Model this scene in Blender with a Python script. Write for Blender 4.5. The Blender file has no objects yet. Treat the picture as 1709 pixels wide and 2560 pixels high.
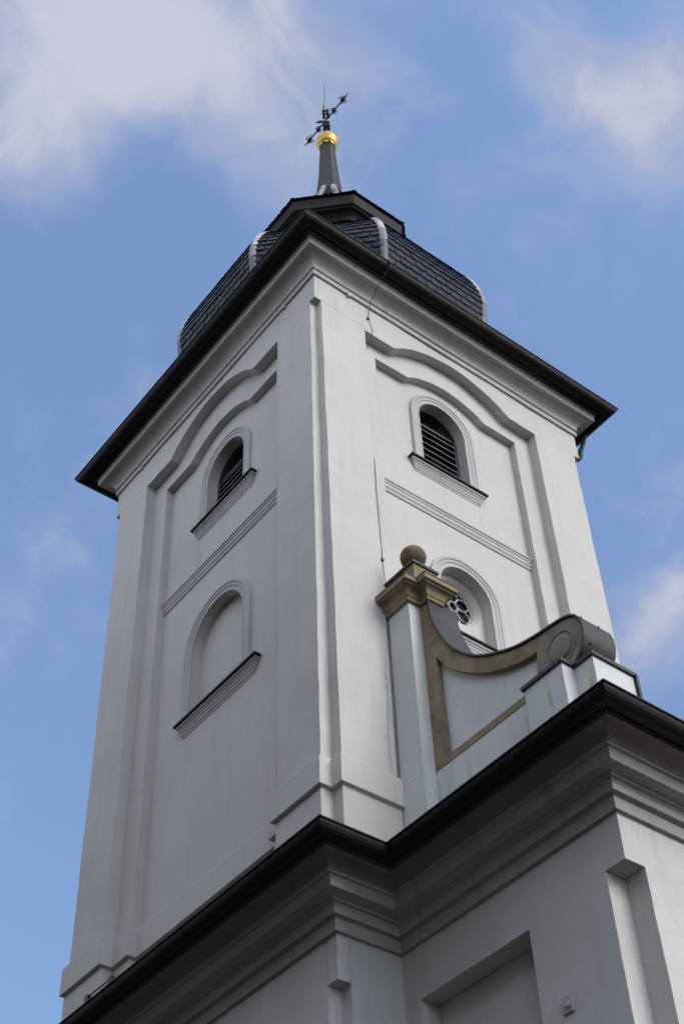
import bpy, bmesh, math, random
from mathutils import Vector, Matrix, noise
from mathutils.geometry import tessellate_polygon
random.seed(7)
PI = math.pi
scene = bpy.context.scene
COL = scene.collection
Z0 = 25.5                      # height of the tower wall top above the ground
W, D = 7.0, 7.19               # tower plan

# ------------------------------------------------------------------ camera
cam_d = bpy.data.cameras.new("camera")
cam = bpy.data.objects.new("camera", cam_d)
COL.objects.link(cam)
scene.camera = cam
cam_d.sensor_fit = 'VERTICAL'
cam_d.sensor_height = 36.0
cam_d.lens = 36.0 * 3638.0 / 2560.0
cam_d.clip_start = 0.1
cam_d.clip_end = 6000
RX, RZ, RO = 2.3898, -0.6898, -0.0474
cam.matrix_world = (Matrix.Translation((-9.9343, -12.5545, -23.9156 + Z0)) @
                    (Matrix.Rotation(RZ, 4, 'Z') @ Matrix.Rotation(RX, 4, 'X') @ Matrix.Rotation(RO, 4, 'Z')))

# ------------------------------------------------------------------ light
SUN_DIR = Vector((0.30, -1.0, 0.64)).normalized()     # towards the sun
SUN_ELEV = math.asin(SUN_DIR.z)
SUN_ROT = math.atan2(SUN_DIR.x, SUN_DIR.y)
sun_d = bpy.data.lights.new("sun", 'SUN')
sun_d.energy = 1.9
sun_d.angle = math.radians(35)
sun_d.color = (1.0, 0.94, 0.86)
sun = bpy.data.objects.new("sun", sun_d)
COL.objects.link(sun)
sun.rotation_euler = SUN_DIR.to_track_quat('Z', 'Y').to_euler()
sun.location = (0, -40, 60)

scene.view_settings.view_transform = 'Standard'
scene.view_settings.look = 'None'
scene.view_settings.exposure = 0.4
scene.view_settings.gamma = 1.0
scene.cycles.diffuse_bounces = 3


def ray(u, v):
    """world direction of a point of the sky"""
    m = cam.matrix_world.to_3x3()
    return (m @ Vector(((u - 854.5) / 3638.0, -(v - 1280) / 3638.0, -1.0))).normalized()


def make_world():
    w = bpy.data.worlds.new("World")
    scene.world = w
    w.use_nodes = True
    nt = w.node_tree
    N, L = nt.nodes, nt.links
    N.clear()
    out = N.new('ShaderNodeOutputWorld')
    bg = N.new('ShaderNodeBackground')
    L.new(bg.outputs[0], out.inputs[0])
    sky = N.new('ShaderNodeTexSky')
    sky.sky_type = 'NISHITA'
    sky.sun_disc = False
    sky.sun_elevation = SUN_ELEV
    sky.sun_rotation = SUN_ROT
    sky.air_density = 0.55
    sky.dust_density = 0.2
    sky.ozone_density = 1.0
    tc = N.new('ShaderNodeTexCoord')
    # warped direction
    def noise_tex(scale, detail, rough, src, dist=0.0):
        n = N.new('ShaderNodeTexNoise')
        n.inputs['Scale'].default_value = scale
        n.inputs['Detail'].default_value = detail
        n.inputs['Roughness'].default_value = rough
        n.inputs['Distortion'].default_value = dist
        L.new(src, n.inputs['Vector'])
        return n
    def math_(op, a, b=None, clamp=False):
        m = N.new('ShaderNodeMath')
        m.operation = op
        m.use_clamp = clamp
        for i, x in enumerate((a, b)):
            if x is None:
                continue
            if isinstance(x, (int, float)):
                m.inputs[i].default_value = x
            else:
                L.new(x, m.inputs[i])
        return m.outputs[0]
    gen = tc.outputs['Generated']
    warp = noise_tex(5.0, 4, 0.55, gen)
    vs = N.new('ShaderNodeVectorMath'); vs.operation = 'SUBTRACT'
    L.new(warp.outputs['Color'], vs.inputs[0]); vs.inputs[1].default_value = (0.5, 0.5, 0.5)
    vsc = N.new('ShaderNodeVectorMath'); vsc.operation = 'SCALE'
    L.new(vs.outputs[0], vsc.inputs[0]); vsc.inputs['Scale'].default_value = 0.14
    va = N.new('ShaderNodeVectorMath'); va.operation = 'ADD'
    L.new(gen, va.inputs[0]); L.new(vsc.outputs[0], va.inputs[1])
    vn = N.new('ShaderNodeVectorMath'); vn.operation = 'NORMALIZE'
    L.new(va.outputs[0], vn.inputs[0])
    total = None
    # cloud banks: (direction, angular radius in degrees, density)
    for u, v, r, wt in CLOUDS:
        d = ray(u, v)
        dt = N.new('ShaderNodeVectorMath'); dt.operation = 'DOT_PRODUCT'
        L.new(vn.outputs[0], dt.inputs[0]); dt.inputs[1].default_value = d
        # gaussian in angle: exp((cos-1)/(1-cos r))
        k = 1.0 - math.cos(math.radians(r))
        e = math_('MULTIPLY', math_('SUBTRACT', dt.outputs['Value'], 1.0), 1.0 / k)
        g = math_('MULTIPLY', math_('POWER', 2.718, e), wt)
        total = g if total is None else math_('ADD', total, g)
    fine = noise_tex(17.0, 9, 0.6, vn.outputs[0], 0.4)
    mid = noise_tex(7.0, 6, 0.5, vn.outputs[0])
    big = noise_tex(2.2, 5, 0.55, gen)
    f0 = math_('SUBTRACT', fine.outputs['Fac'], 0.5)
    f1 = math_('SUBTRACT', mid.outputs['Fac'], 0.5)
    dens = math_('ADD', math_('MULTIPLY', total, 0.66), math_('ADD', math_('MULTIPLY', f0, 1.5), math_('MULTIPLY', f1, 1.6)))
    # broken bright layer added outside the view to light the walls
    seen = N.new('ShaderNodeVectorMath'); seen.operation = 'DOT_PRODUCT'
    L.new(gen, seen.inputs[0]); seen.inputs[1].default_value = ray(854, 1280)
    outside = N.new('ShaderNodeMapRange'); L.new(seen.outputs['Value'], outside.inputs['Value'])
    outside.inputs['From Min'].default_value = 0.90; outside.inputs['From Max'].default_value = 0.60
    bl = N.new('ShaderNodeMapRange'); L.new(big.outputs['Fac'], bl.inputs['Value'])
    bl.inputs['From Min'].default_value = 0.40; bl.inputs['From Max'].default_value = 0.58
    mr = N.new('ShaderNodeMapRange'); mr.interpolation_type = 'SMOOTHSTEP'
    L.new(dens, mr.inputs['Value'])
    mr.inputs['From Min'].default_value = -0.02; mr.inputs['From Max'].default_value = 1.15
    # the blue is even from low down to high up
    sepz = N.new('ShaderNodeSeparateXYZ'); L.new(gen, sepz.inputs[0])
    ev = N.new('ShaderNodeMapRange'); L.new(sepz.outputs['Z'], ev.inputs['Value'])
    ev.inputs['From Min'].default_value = 0.35; ev.inputs['From Max'].default_value = 0.9
    ev.inputs['To Min'].default_value = 0.56; ev.inputs['To Max'].default_value = 1.04
    evc = N.new('ShaderNodeVectorMath'); evc.operation = 'SCALE'
    L.new(sky.outputs[0], evc.inputs[0]); L.new(ev.outputs[0], evc.inputs['Scale'])
    mul = N.new('ShaderNodeMix'); mul.data_type = 'RGBA'; mul.blend_type = 'MULTIPLY'
    mul.inputs['Factor'].default_value = 1.0
    L.new(evc.outputs[0], mul.inputs['A']); mul.inputs['B'].default_value = SKY_TINT
    veil = N.new('ShaderNodeMix'); veil.data_type = 'RGBA'
    veil.inputs['Factor'].default_value = SKY_VEIL
    L.new(mul.outputs['Result'], veil.inputs['A']); veil.inputs['B'].default_value = VEIL_COL
    mix = N.new('ShaderNodeMix'); mix.data_type = 'RGBA'
    L.new(mr.outputs[0], mix.inputs['Factor'])
    L.new(veil.outputs['Result'], mix.inputs['A'])
    mix.inputs['B'].default_value = CLOUD_COL
    core = N.new('ShaderNodeMapRange'); core.interpolation_type = 'SMOOTHSTEP'
    L.new(dens, core.inputs['Value'])
    core.inputs['From Min'].default_value = 0.7; core.inputs['From Max'].default_value = 1.5
    cc = N.new('ShaderNodeMix'); cc.data_type = 'RGBA'
    L.new(core.outputs[0], cc.inputs['Factor'])
    cc.inputs['A'].default_value = CLOUD_COL; cc.inputs['B'].default_value = CLOUD_CORE
    L.new(cc.outputs['Result'], mix.inputs['B'])
    gm = N.new('ShaderNodeMix'); gm.data_type = 'RGBA'
    L.new(math_('MULTIPLY', outside.outputs[0], math_('ADD', math_('MULTIPLY', bl.outputs[0], .55), .4)), gm.inputs['Factor'])
    L.new(mix.outputs['Result'], gm.inputs['A']); gm.inputs['B'].default_value = FILL_CLOUD
    L.new(gm.outputs['Result'], bg.inputs['Color'])
    bg.inputs['Strength'].default_value = 0.15


SKY_TINT = (2.62, 2.52, 2.36, 1)
SKY_VEIL = 0.0
VEIL_COL = (4.5, 5.2, 7.0, 1)
CLOUD_COL = (2.1, 2.36, 3.2, 1)
CLOUD_CORE = (2.95, 3.03, 3.6, 1)
FILL_CLOUD = (6.9, 7.45, 8.6, 1)
CLOUDS = [
    (0, 150, 3.5, .6), (590, 40, 1.3, -.55), (60, 60, 5.0, .9), (280, 120, 4.2, .8), (420, 60, 3.6, .5), (110, 300, 3.2, .6), (430, 230, 2.6, .5),
    (60, 420, 2.2, .35), (140, 490, 1.7, .5), (330, 400, 2.2, -.45), (60, 640, 3.0, -.3),
    (560, 320, 2.4, .5), (660, 430, 1.9, .5), (700, 520, 1.7, .3), (650, 120, 2.6, .6), (790, 60, 2.6, .52), (760, 230, 2.2, .35), (950, 200, 1.6, .38),
    (600, 560, 1.6, .25), (840, 340, 1.6, .22), (1080, 120, 2.4, -.3),
    (1400, 140, 2.4, .6), (1540, 60, 3.2, .6), (1650, 250, 3.2, .68), (1520, 280, 2.2, .5), (1690, 430, 2.4, .55), (1440, 390, 1.5, .3), (1290, 60, 1.8, .3), (1290, 330, 1.3, .2),
    (110, 1330, 2.0, .36), (190, 1410, 1.4, .32), (20, 1230, 1.8, .25), (170, 1930, 1.8, .28),
    (1640, 1680, 2.2, .75), (1560, 1610, 1.5, .5), (1700, 1590, 1.6, .4), (1620, 1560, 1.5, .35),
]
make_world()

# ------------------------------------------------------------------ materials


def new_mat(name):
    m = bpy.data.materials.new(name)
    m.use_nodes = True
    nt = m.node_tree
    return m, nt, nt.nodes, nt.links, nt.nodes['Principled BSDF']


def n_noise(N, L, src, scale, detail=6, rough=0.55, sc=None):
    n = N.new('ShaderNodeTexNoise')
    n.inputs['Scale'].default_value = scale
    n.inputs['Detail'].default_value = detail
    n.inputs['Roughness'].default_value = rough
    if sc is not None:
        mp = N.new('ShaderNodeMapping')
        mp.inputs['Scale'].default_value = sc
        L.new(src, mp.inputs['Vector'])
        src = mp.outputs[0]
    L.new(src, n.inputs['Vector'])
    return n.outputs['Fac']


def n_range(N, L, src, a, b, c=0.0, d=1.0):
    m = N.new('ShaderNodeMapRange')
    L.new(src, m.inputs['Value'])
    for k, v in (('From Min', a), ('From Max', b), ('To Min', c), ('To Max', d)):
        m.inputs[k].default_value = v
    return m.outputs[0]


def n_mix(N, L, fac, a, b, blend='MIX'):
    m = N.new('ShaderNodeMix')
    m.data_type = 'RGBA'
    m.blend_type = blend
    if isinstance(fac, float):
        m.inputs['Factor'].default_value = fac
    else:
        L.new(fac, m.inputs['Factor'])
    for k, v in (('A', a), ('B', b)):
        if isinstance(v, tuple):
            m.inputs[k].default_value = v if len(v) == 4 else v + (1,)
        else:
            L.new(v, m.inputs[k])
    return m.outputs['Result']


def n_mul(N, L, a, b):
    m = N.new('ShaderNodeMath'); m.operation = 'MULTIPLY'
    for i, x in enumerate((a, b)):
        if isinstance(x, (int, float)):
            m.inputs[i].default_value = x
        else:
            L.new(x, m.inputs[i])
    return m.outputs[0]


def n_bump(N, L, bsdf, items, bevel=0.0):
    prev = None
    if bevel:
        b = N.new('ShaderNodeBevel'); b.samples = 4
        b.inputs['Radius'].default_value = bevel
        prev = b.outputs[0]
    for h, s, d in items:
        bp = N.new('ShaderNodeBump')
        bp.inputs['Strength'].default_value = s
        bp.inputs['Distance'].default_value = d
        L.new(h, bp.inputs['Height'])
        if prev is not None:
            L.new(prev, bp.inputs['Normal'])
        prev = bp.outputs[0]
    L.new(prev, bsdf.inputs['Normal'])


def mat_plaster(name, col, dirt, dirt_amt=0.35, streaks=(), bevel=0.014):
    m, nt, N, L, B = new_mat(name)
    pos = N.new('ShaderNodeNewGeometry').outputs['Position']
    big = n_noise(N, L, pos, 0.55, 5, .6)
    run = n_noise(N, L, pos, 1.0, 6, .6, (5.0, 5.0, 0.35))
    fine = n_noise(N, L, pos, 22.0, 4, .6)
    mott = n_noise(N, L, pos, 3.0, 8, .65)
    c = n_mix(N, L, n_mul(N, L, n_range(N, L, big, .42, .72), dirt_amt), col, dirt)
    c = n_mix(N, L, n_mul(N, L, n_range(N, L, run, .52, .74), dirt_amt * 1.2), c, dirt)
    c = n_mix(N, L, n_mul(N, L, n_range(N, L, mott, .50, .72), dirt_amt * .9), c, tuple(x * .82 for x in col))
    grain = n_noise(N, L, pos, 55.0, 3, .7)
    c = n_mix(N, L, n_mul(N, L, n_range(N, L, grain, .35, .68), .16), c, tuple(x * .6 for x in col))
    # a few small chips in the paint
    chip = n_noise(N, L, pos, 7.0, 3, .75)
    c = n_mix(N, L, n_mul(N, L, n_range(N, L, chip, .775, .79), .6), c, (.22, .20, .17))
    # weather streaks with a place of their own: (x, y, z_top, z_bottom, half width, colour, strength)
    sep = N.new('ShaderNodeSeparateXYZ'); L.new(pos, sep.inputs[0])
    wob = n_noise(N, L, pos, 1.3, 3, .5)
    for (ax, val, zt, zb, hw, sc, st) in streaks:
        # ax: which horizontal coordinate is measured
        off = N.new('ShaderNodeMath'); off.operation = 'MULTIPLY_ADD'
        L.new(wob, off.inputs[0]); off.inputs[1].default_value = .22; off.inputs[2].default_value = -val - .11
        dd = N.new('ShaderNodeMath'); dd.operation = 'ADD'
        L.new(sep.outputs[ax], dd.inputs[0]); L.new(off.outputs[0], dd.inputs[1])
        ab = N.new('ShaderNodeMath'); ab.operation = 'ABSOLUTE'; L.new(dd.outputs[0], ab.inputs[0])
        f = n_range(N, L, ab.outputs[0], hw, hw * .25)
        f = n_mul(N, L, f, n_range(N, L, sep.outputs['Z'], zt, zt - .5))
        f = n_mul(N, L, f, n_range(N, L, sep.outputs['Z'], zb, zb + .4))
        f = n_mul(N, L, f, n_range(N, L, n_noise(N, L, pos, 9.0, 5, .6), .3, .62))
        c = n_mix(N, L, n_mul(N, L, f, st), c, sc)
    L.new(c, B.inputs['Base Color'])
    B.inputs['Roughness'].default_value = .88
    B.inputs['Specular IOR Level'].default_value = .2
    n_bump(N, L, B, [(mott, .25, .012), (fine, .45, .005)], bevel)
    return m


def mat_simple(name, c1, c2, scale, rough, metal=0.0, bump=.2, bevel=0.0, spec=.5, sc=None, lo=.4, hi=.65):
    m, nt, N, L, B = new_mat(name)
    pos = N.new('ShaderNodeNewGeometry').outputs['Position']
    a = n_noise(N, L, pos, scale, 8, .62, sc)
    b = n_noise(N, L, pos, scale * 9, 4, .6)
    c = n_mix(N, L, n_range(N, L, a, lo, hi), c1, c2)
    L.new(c, B.inputs['Base Color'])
    r = n_range(N, L, b, .3, .7, rough - .08, rough + .1)
    L.new(r, B.inputs['Roughness'])
    B.inputs['Metallic'].default_value = metal
    B.inputs['Specular IOR Level'].default_value = spec
    n_bump(N, L, B, [(a, bump, .01), (b, bump * .6, .003)], bevel)
    return m


WH = (.50, .485, .455)
GREEN = (.23, .25, .17)
M_PL = mat_plaster('tower_plaster', WH, (.385, .37, .345), .34,
                   streaks=[('Y', 2.50, Z0 - 8.3, Z0 - 9.6, .09, (.28, .285, .29), .2), ('Y', 4.36, Z0 - 8.3, Z0 - 9.6, .12, (.28, .29, .305), .25),
                            ('Y', 4.30, Z0 - 3.6, Z0 - 4.5, .08, (.24, .25, .26), .5), ('X', 4.12, Z0 - 3.7, Z0 - 4.5, .06, (.30, .29, .27), .45),
                            ('X', 1.10, Z0 - 9.3, Z0 - 11.6, .028, GREEN, .9)])
M_PLW = mat_plaster('body_plaster', (.52, .505, .485), (.36, .345, .32), .4)
M_TRIM = mat_plaster('trim_plaster', (.44, .435, .42), (.29, .285, .27), .45, bevel=.008)
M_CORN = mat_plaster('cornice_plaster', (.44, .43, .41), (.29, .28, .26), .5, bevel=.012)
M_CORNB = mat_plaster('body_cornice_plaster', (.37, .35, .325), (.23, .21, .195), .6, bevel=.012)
M_SOF = mat_plaster('soffit_shade', (.20, .165, .15), (.13, .11, .10), .6)  # dark brown stands in for the shade under the eaves
M_ATT = mat_plaster('gable_plaster', (.57, .58, .575), (.36, .38, .36), .5,
                    streaks=[('Y', -3.5, Z0 - 11.6, Z0 - 13.6, .06, (.42, .36, .12), .95),
                             ('Y', -2.97, Z0 - 11.6, Z0 - 12.5, .05, (.30, .30, .14), .9),
                             ('X', 2.08, Z0 - 11.8, Z0 - 13.0, .04, (.30, .32, .30), .8)])
M_STONE = mat_simple('sandstone', (.26, .21, .135), (.155, .125, .08), 2.4, .85, bump=.35, bevel=.01, spec=.2)
M_STONEG = mat_simple('grey_sandstone', (.225, .20, .16), (.15, .135, .11), 2.0, .85, bump=.3, bevel=.01, spec=.2)
M_LEAD = mat_simple('dark_sheet_metal', (.018, .017, .018), (.010, .009, .009), 1.6, .45, metal=.1, bump=.12, spec=.35)
M_SCROLL = mat_simple('scroll_sheet_metal', (.034, .031, .031), (.022, .020, .020), 1.2, .5, metal=.1, bump=.15, spec=.28)
M_SPIRE = mat_simple('spire_sheet', (.020, .019, .024), (.013, .012, .015), 1.5, .55, metal=0, bump=.15, spec=.25)
M_GUT = mat_simple('gutter_metal', (.014, .012, .012), (.007, .006, .006), 2.2, .55, metal=0, bump=.15, spec=.16)
M_COPPER = mat_simple('aged_copper', (.018, .028, .026), (.016, .014, .013), 5, .6, spec=.2)
M_WOOD = mat_simple('dark_timber', (.021, .018, .017), (.012, .010, .010), 2.5, .65, spec=.2, bump=.3, sc=(1, 1, 4))
M_IRON = mat_simple('wrought_iron', (.018, .022, .02), (.03, .04, .033), 12, .5, metal=.6)
M_OLDGOLD = mat_simple('worn_gilding', (.22, .22, .18), (.10, .11, .09), 10, .5, metal=.6)
M_WIRE = mat_simple('wire', (.05, .05, .055), (.03, .03, .03), 20, .5, metal=.5)
M_GOLD = mat_simple('gilding', (.56, .37, .10), (.42, .26, .06), 6, .42, metal=.8, bump=.12)
M_RIDGE0 = mat_simple('lead_flashing', (.26, .26, .26), (.07, .075, .085), 3.5, .55, metal=.1, bump=.2, lo=.5, hi=.62)
M_LOUV = mat_simple('dark_louvre', (.035, .033, .034), (.02, .02, .022), 6, .6)
M_LOUVE = mat_simple('louvre_edge', (.20, .195, .19), (.10, .10, .095), 6, .7)
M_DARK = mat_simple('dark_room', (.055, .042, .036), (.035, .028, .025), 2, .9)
M_TRAC = mat_simple('tracery_paint', (.36, .35, .33), (.28, .27, .25), 6, .7)


def mat_ridge():
    m, nt, N, L, B = new_mat('lead_ridge')
    g = N.new('ShaderNodeNewGeometry')
    pos = g.outputs['Position']
    rnd = g.outputs['Random Per Island']
    a = n_noise(N, L, pos, 6, 6, .65, (1, 1, .4))
    b = n_noise(N, L, pos, 11, 5, .6)
    st = N.new('ShaderNodeValToRGB'); st.color_ramp.interpolation = 'CONSTANT'
    cr_ = st.color_ramp
    cr_.elements[0].position = 0; cr_.elements[0].color = (.46, .46, .46, 1)
    cr_.elements[1].position = .34; cr_.elements[1].color = (.07, .085, .105, 1)
    for p_, c_ in ((.58, (.36, .35, .33, 1)), (.80, (.20, .21, .22, 1))):
        e_ = cr_.elements.new(p_); e_.color = c_
    L.new(rnd, st.inputs['Fac'])
    c = n_mix(N, L, n_mul(N, L, n_range(N, L, a, .46, .62), .7), st.outputs['Color'], (.22, .15, .10))
    c = n_mix(N, L, n_mul(N, L, n_range(N, L, b, .5, .65), .5), c, (.12, .13, .14))
    L.new(c, B.inputs['Base Color'])
    B.inputs['Roughness'].default_value = .6
    n_bump(N, L, B, [(b, .3, .01)])
    return m


M_RIDGE = mat_ridge()


def mat_glass():
    m, nt, N, L, B = new_mat('dark_glass')
    B.inputs['Base Color'].default_value = (.012, .014, .018, 1)
    B.inputs['Roughness'].default_value = .18
    return m


M_GLASS = mat_glass()


def mat_slate():
    m, nt, N, L, B = new_mat('slate')
    g = N.new('ShaderNodeNewGeometry')
    pos = g.outputs['Position']
    a = n_noise(N, L, pos, 9, 6, .6)
    rnd = g.outputs['Random Per Island']
    c = n_mix(N, L, n_range(N, L, rnd, 0, 1), (.004, .006, .012), (.009, .013, .025))
    c = n_mix(N, L, n_mul(N, L, n_range(N, L, a, .5, .75), .5), c, (.022, .025, .030))
    L.new(c, B.inputs['Base Color'])
    r = n_range(N, L, rnd, 0, 1, .36, .55)
    L.new(r, B.inputs['Roughness'])
    B.inputs['Specular IOR Level'].default_value = .13
    n_bump(N, L, B, [(a, .3, .006)])
    return m


M_SLATE = mat_slate()


def mat_ground():
    m, nt, N, L, B = new_mat('ground')
    pos = N.new('ShaderNodeNewGeometry').outputs['Position']
    a = n_noise(N, L, pos, .25, 8, .6)
    b = n_noise(N, L, pos, 8, 6, .7)
    c = n_mix(N, L, n_range(N, L, a, .42, .56), (.022, .022, .021), (.016, .023, .010))
    c = n_mix(N, L, n_mul(N, L, n_range(N, L, b, .4, .7), .5), c, (.03, .028, .026))
    L.new(c, B.inputs['Base Color'])
    B.inputs['Roughness'].default_value = .95
    n_bump(N, L, B, [(b, .5, .03)])
    return m


# ------------------------------------------------------------------ helpers


def thing(name, label, cat, loc, group=None):
    o = bpy.data.objects.new(name, None)
    COL.objects.link(o)
    o.location = loc
    o['label'] = label
    o['category'] = cat
    if group:
        o['group'] = group
    return o


def tag(o, label, cat, group=None):
    o['label'] = label
    o['category'] = cat
    if group:
        o['group'] = group


def holder(name, parent, loc):
    o = bpy.data.objects.new(name, None)
    COL.objects.link(o)
    place(o, parent, loc)
    return o


def place(o, parent, loc):
    """parent an object standing at a world place"""
    o.location = loc
    if parent is not None:
        o.parent = parent
        o.matrix_parent_inverse = Matrix.Translation(-world_loc(parent))


def world_loc(o):
    v = Vector(o.location)
    if o.parent is not None:
        return Vector(o.location)
    return v


class MB:
    def __init__(self):
        self.v, self.f, self.s, self.mi = [], [], [], []

    def vert(self, p):
        self.v.append(tuple(p))
        return len(self.v) - 1

    def face(self, pts, smooth=False, mi=0):
        ids = [self.vert(p) for p in pts]
        self.f.append(ids); self.s.append(smooth); self.mi.append(mi)

    def grid(self, rows, smooth=False, closed=False, mi=0):
        """rows of points, joined row to row with shared vertices"""
        ids = [[self.vert(p) for p in r] for r in rows]
        for a, b in zip(ids, ids[1:]):
            n = len(a)
            for i in range(n if closed else n - 1):
                j = (i + 1) % n
                self.f.append([a[i], a[j], b[j], b[i]]); self.s.append(smooth); self.mi.append(mi)

    def box(self, x0, x1, y0, y1, z0, z1):
        p = [(x, y, z) for z in (z0, z1) for y in (y0, y1) for x in (x0, x1)]
        i = [self.vert(q) for q in p]
        for q in ((0, 2, 3, 1), (4, 5, 7, 6), (0, 1, 5, 4), (2, 6, 7, 3), (0, 4, 6, 2), (1, 3, 7, 5)):
            self.f.append([i[k] for k in q]); self.s.append(False); self.mi.append(0)

    def tube(self, pts, rad, seg=8, smooth=True):
        pts = [Vector(p) for p in pts]
        if not hasattr(rad, '__len__'):
            rad = [rad] * len(pts)
        rows = []
        ref = None
        for i, p in enumerate(pts):
            t = (pts[min(i + 1, len(pts) - 1)] - pts[max(i - 1, 0)]).normalized()
            if ref is None:
                ref = Vector((0, 0, 1)) if abs(t.z) < .9 else Vector((1, 0, 0))
            a = t.cross(ref).normalized(); b = t.cross(a).normalized()
            ref = -(t.cross(a).cross(t)) if False else ref
            rows.append([p + rad[i] * (math.cos(2 * PI * k / seg) * a + math.sin(2 * PI * k / seg) * b) for k in range(seg)])
        self.grid(rows, smooth, True)
        self.face(rows[0]); self.face(rows[-1])

    def lathe(self, c, prof, seg=24, smooth=True, rot=0.0):
        rows = [[(c[0] + r * math.cos(2 * PI * k / seg + rot), c[1] + r * math.sin(2 * PI * k / seg + rot), c[2] + z) for k in range(seg)] for r, z in prof]
        self.grid(rows, smooth, True)

    def poly(self, outer, holes, fn, mi=0):
        """flat polygon with holes: 2-D loops, mapped to 3-D by fn"""
        loops = [[Vector((a, b, 0)) for a, b in outer]] + [[Vector((a, b, 0)) for a, b in h] for h in holes]
        flat = [q for l in loops for q in l]
        ids = [self.vert(fn(q.x, q.y)) for q in flat]
        for t in tessellate_polygon(loops):
            self.f.append([ids[k] for k in t]); self.s.append(False); self.mi.append(mi)

    def prism(self, outer, a, b, fn, holes=()):
        """outline extruded from a to b; fn(p, q, depth)"""
        self.poly(outer, holes, lambda p, q: fn(p, q, a))
        self.poly(outer, holes, lambda p, q: fn(p, q, b))
        for loop in [outer] + list(holes):
            n = len(loop)
            for i in range(n):
                p, q = loop[i], loop[(i + 1) % n]
                self.face([fn(p[0], p[1], a), fn(q[0], q[1], a), fn(q[0], q[1], b), fn(p[0], p[1], b)])

    def sweep(self, path, prof, closed=False, cap=True, smooth_prof=False):
        """profile [(outward, z)] along a plan path walked counter-clockwise, corners mitred"""
        n = len(path)
        offs = []
        for i in range(n):
            p = Vector(path[i])
            def nrm(a, b):
                d = (Vector(b) - Vector(a)).normalized()
                return Vector((d.y, -d.x))
            ns = []
            if closed or i > 0:
                ns.append(nrm(path[i - 1], path[i]))
            if closed or i < n - 1:
                ns.append(nrm(path[i], path[(i + 1) % n]))
            if len(ns) == 1:
                offs.append(ns[0])
            else:
                m = ns[0] + ns[1]
                offs.append(m / max(1e-6, (1 + ns[0].dot(ns[1]))))
        cols = []
        for i in range(n):
            cols.append([(path[i][0] + offs[i].x * o, path[i][1] + offs[i].y * o, z) for o, z in prof])
        rng = range(n if closed else n - 1)
        for i in rng:
            a, b = cols[i], cols[(i + 1) % n]
            L = (Vector(a[0]) - Vector(b[0])).length
            k = max(1, int(L / .8))
            rows = []
            for t in range(k + 1):
                f = t / k
                rows.append([tuple(a[q][c] * (1 - f) + b[q][c] * f for c in range(3)) for q in range(len(prof))])
            self.grid(rows, smooth_prof)
        if cap and not closed:
            self.face(cols[0]); self.face(cols[-1])

    def wobble(self, amp=.006, freq=.9):
        out = []
        for p in self.v:
            q = Vector(p) * freq
            d = noise.noise_vector(q) * amp + noise.noise_vector(q * 3.1) * amp * .7 + noise.noise_vector(q * 7.0) * amp * .35
            out.append((p[0] + d.x, p[1] + d.y, p[2] + d.z))
        self.v = out

    def build(self, name, mats, parent=None, wob=0.0):
        if wob:
            self.wobble(wob)
        me = bpy.data.meshes.new(name)
        base = world_loc(parent) if parent is not None else None
        me.from_pydata(self.v, [], self.f)
        if not isinstance(mats, (list, tuple)):
            mats = [mats]
        for m in mats:
            me.materials.append(m)
        me.polygons.foreach_set('use_smooth', self.s)
        me.polygons.foreach_set('material_index', self.mi)
        bm = bmesh.new(); bm.from_mesh(me)
        bmesh.ops.recalc_face_normals(bm, faces=bm.faces)
        bm.to_mesh(me); bm.free()
        me.update()
        # origin in the middle of the mesh's foot
        xs, ys, zs = zip(*self.v)
        c = Vector(((min(xs) + max(xs)) / 2, (min(ys) + max(ys)) / 2, min(zs)))
        me.transform(Matrix.Translation(-c))
        o = bpy.data.objects.new(name, me)
        COL.objects.link(o)
        ABS[o.name] = c.copy()
        if parent is not None:
            o.parent = parent
            o.location = c - ABS.get(parent.name, Vector(parent.location))
        else:
            o.location = c
        return o


ABS = {}


def empty_thing(name, label, cat, loc, group=None):
    o = thing(name, label, cat, loc, group)
    ABS[o.name] = Vector(loc)
    return o


def empty_part(name, parent, loc, label=None):
    o = bpy.data.objects.new(name, None)
    COL.objects.link(o)
    o.parent = parent
    o.location = Vector(loc) - ABS[parent.name]
    ABS[o.name] = Vector(loc)
    if label:
        o['label'] = label
    return o


def z(h):
    return h + Z0


def bez(p0, p1, p2, n=6):
    return [((1 - t) ** 2 * p0[0] + 2 * t * (1 - t) * p1[0] + t * t * p2[0],
             (1 - t) ** 2 * p0[1] + 2 * t * (1 - t) * p1[1] + t * t * p2[1]) for t in [i / n for i in range(n + 1)]]


# ------------------------------------------------------------------ ground
g = MB()
g.face([(-900, -900, 0), (900, -900, 0), (900, 900, 0), (-900, 900, 0)])
go = g.build('ground', mat_ground())
go['kind'] = 'structure'

# ------------------------------------------------------------------ church tower
tower = empty_thing('church_tower', 'white rendered church tower with louvred belfry windows and a dark slate bulbous roof', 'church tower', (3.5, 3.6, z(-13.5)))
D1, D2 = .22, .38


def nz(h):                       # corner notch widens downwards
    return .15 + .06 * min(1, max(0, (-.7 - h) / 11.0))


FR = {'front': dict(r0=1.21, r1=5.70, i0=1.62, i1=5.28, k0=1.94, k1=4.98, j0=2.40, j1=4.47, zs=-.82, za=-.24, zis=-1.165, zia=-.82),
      'left': dict(r0=1.21, r1=5.91, i0=1.55, i1=5.45, k0=2.05, k1=5.02, j0=2.45, j1=4.58, zs=-.82, za=-.19, zis=-1.22, zia=-.85)}
FR['right'] = dict(FR['left']); FR['back'] = dict(FR['front'])


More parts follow.
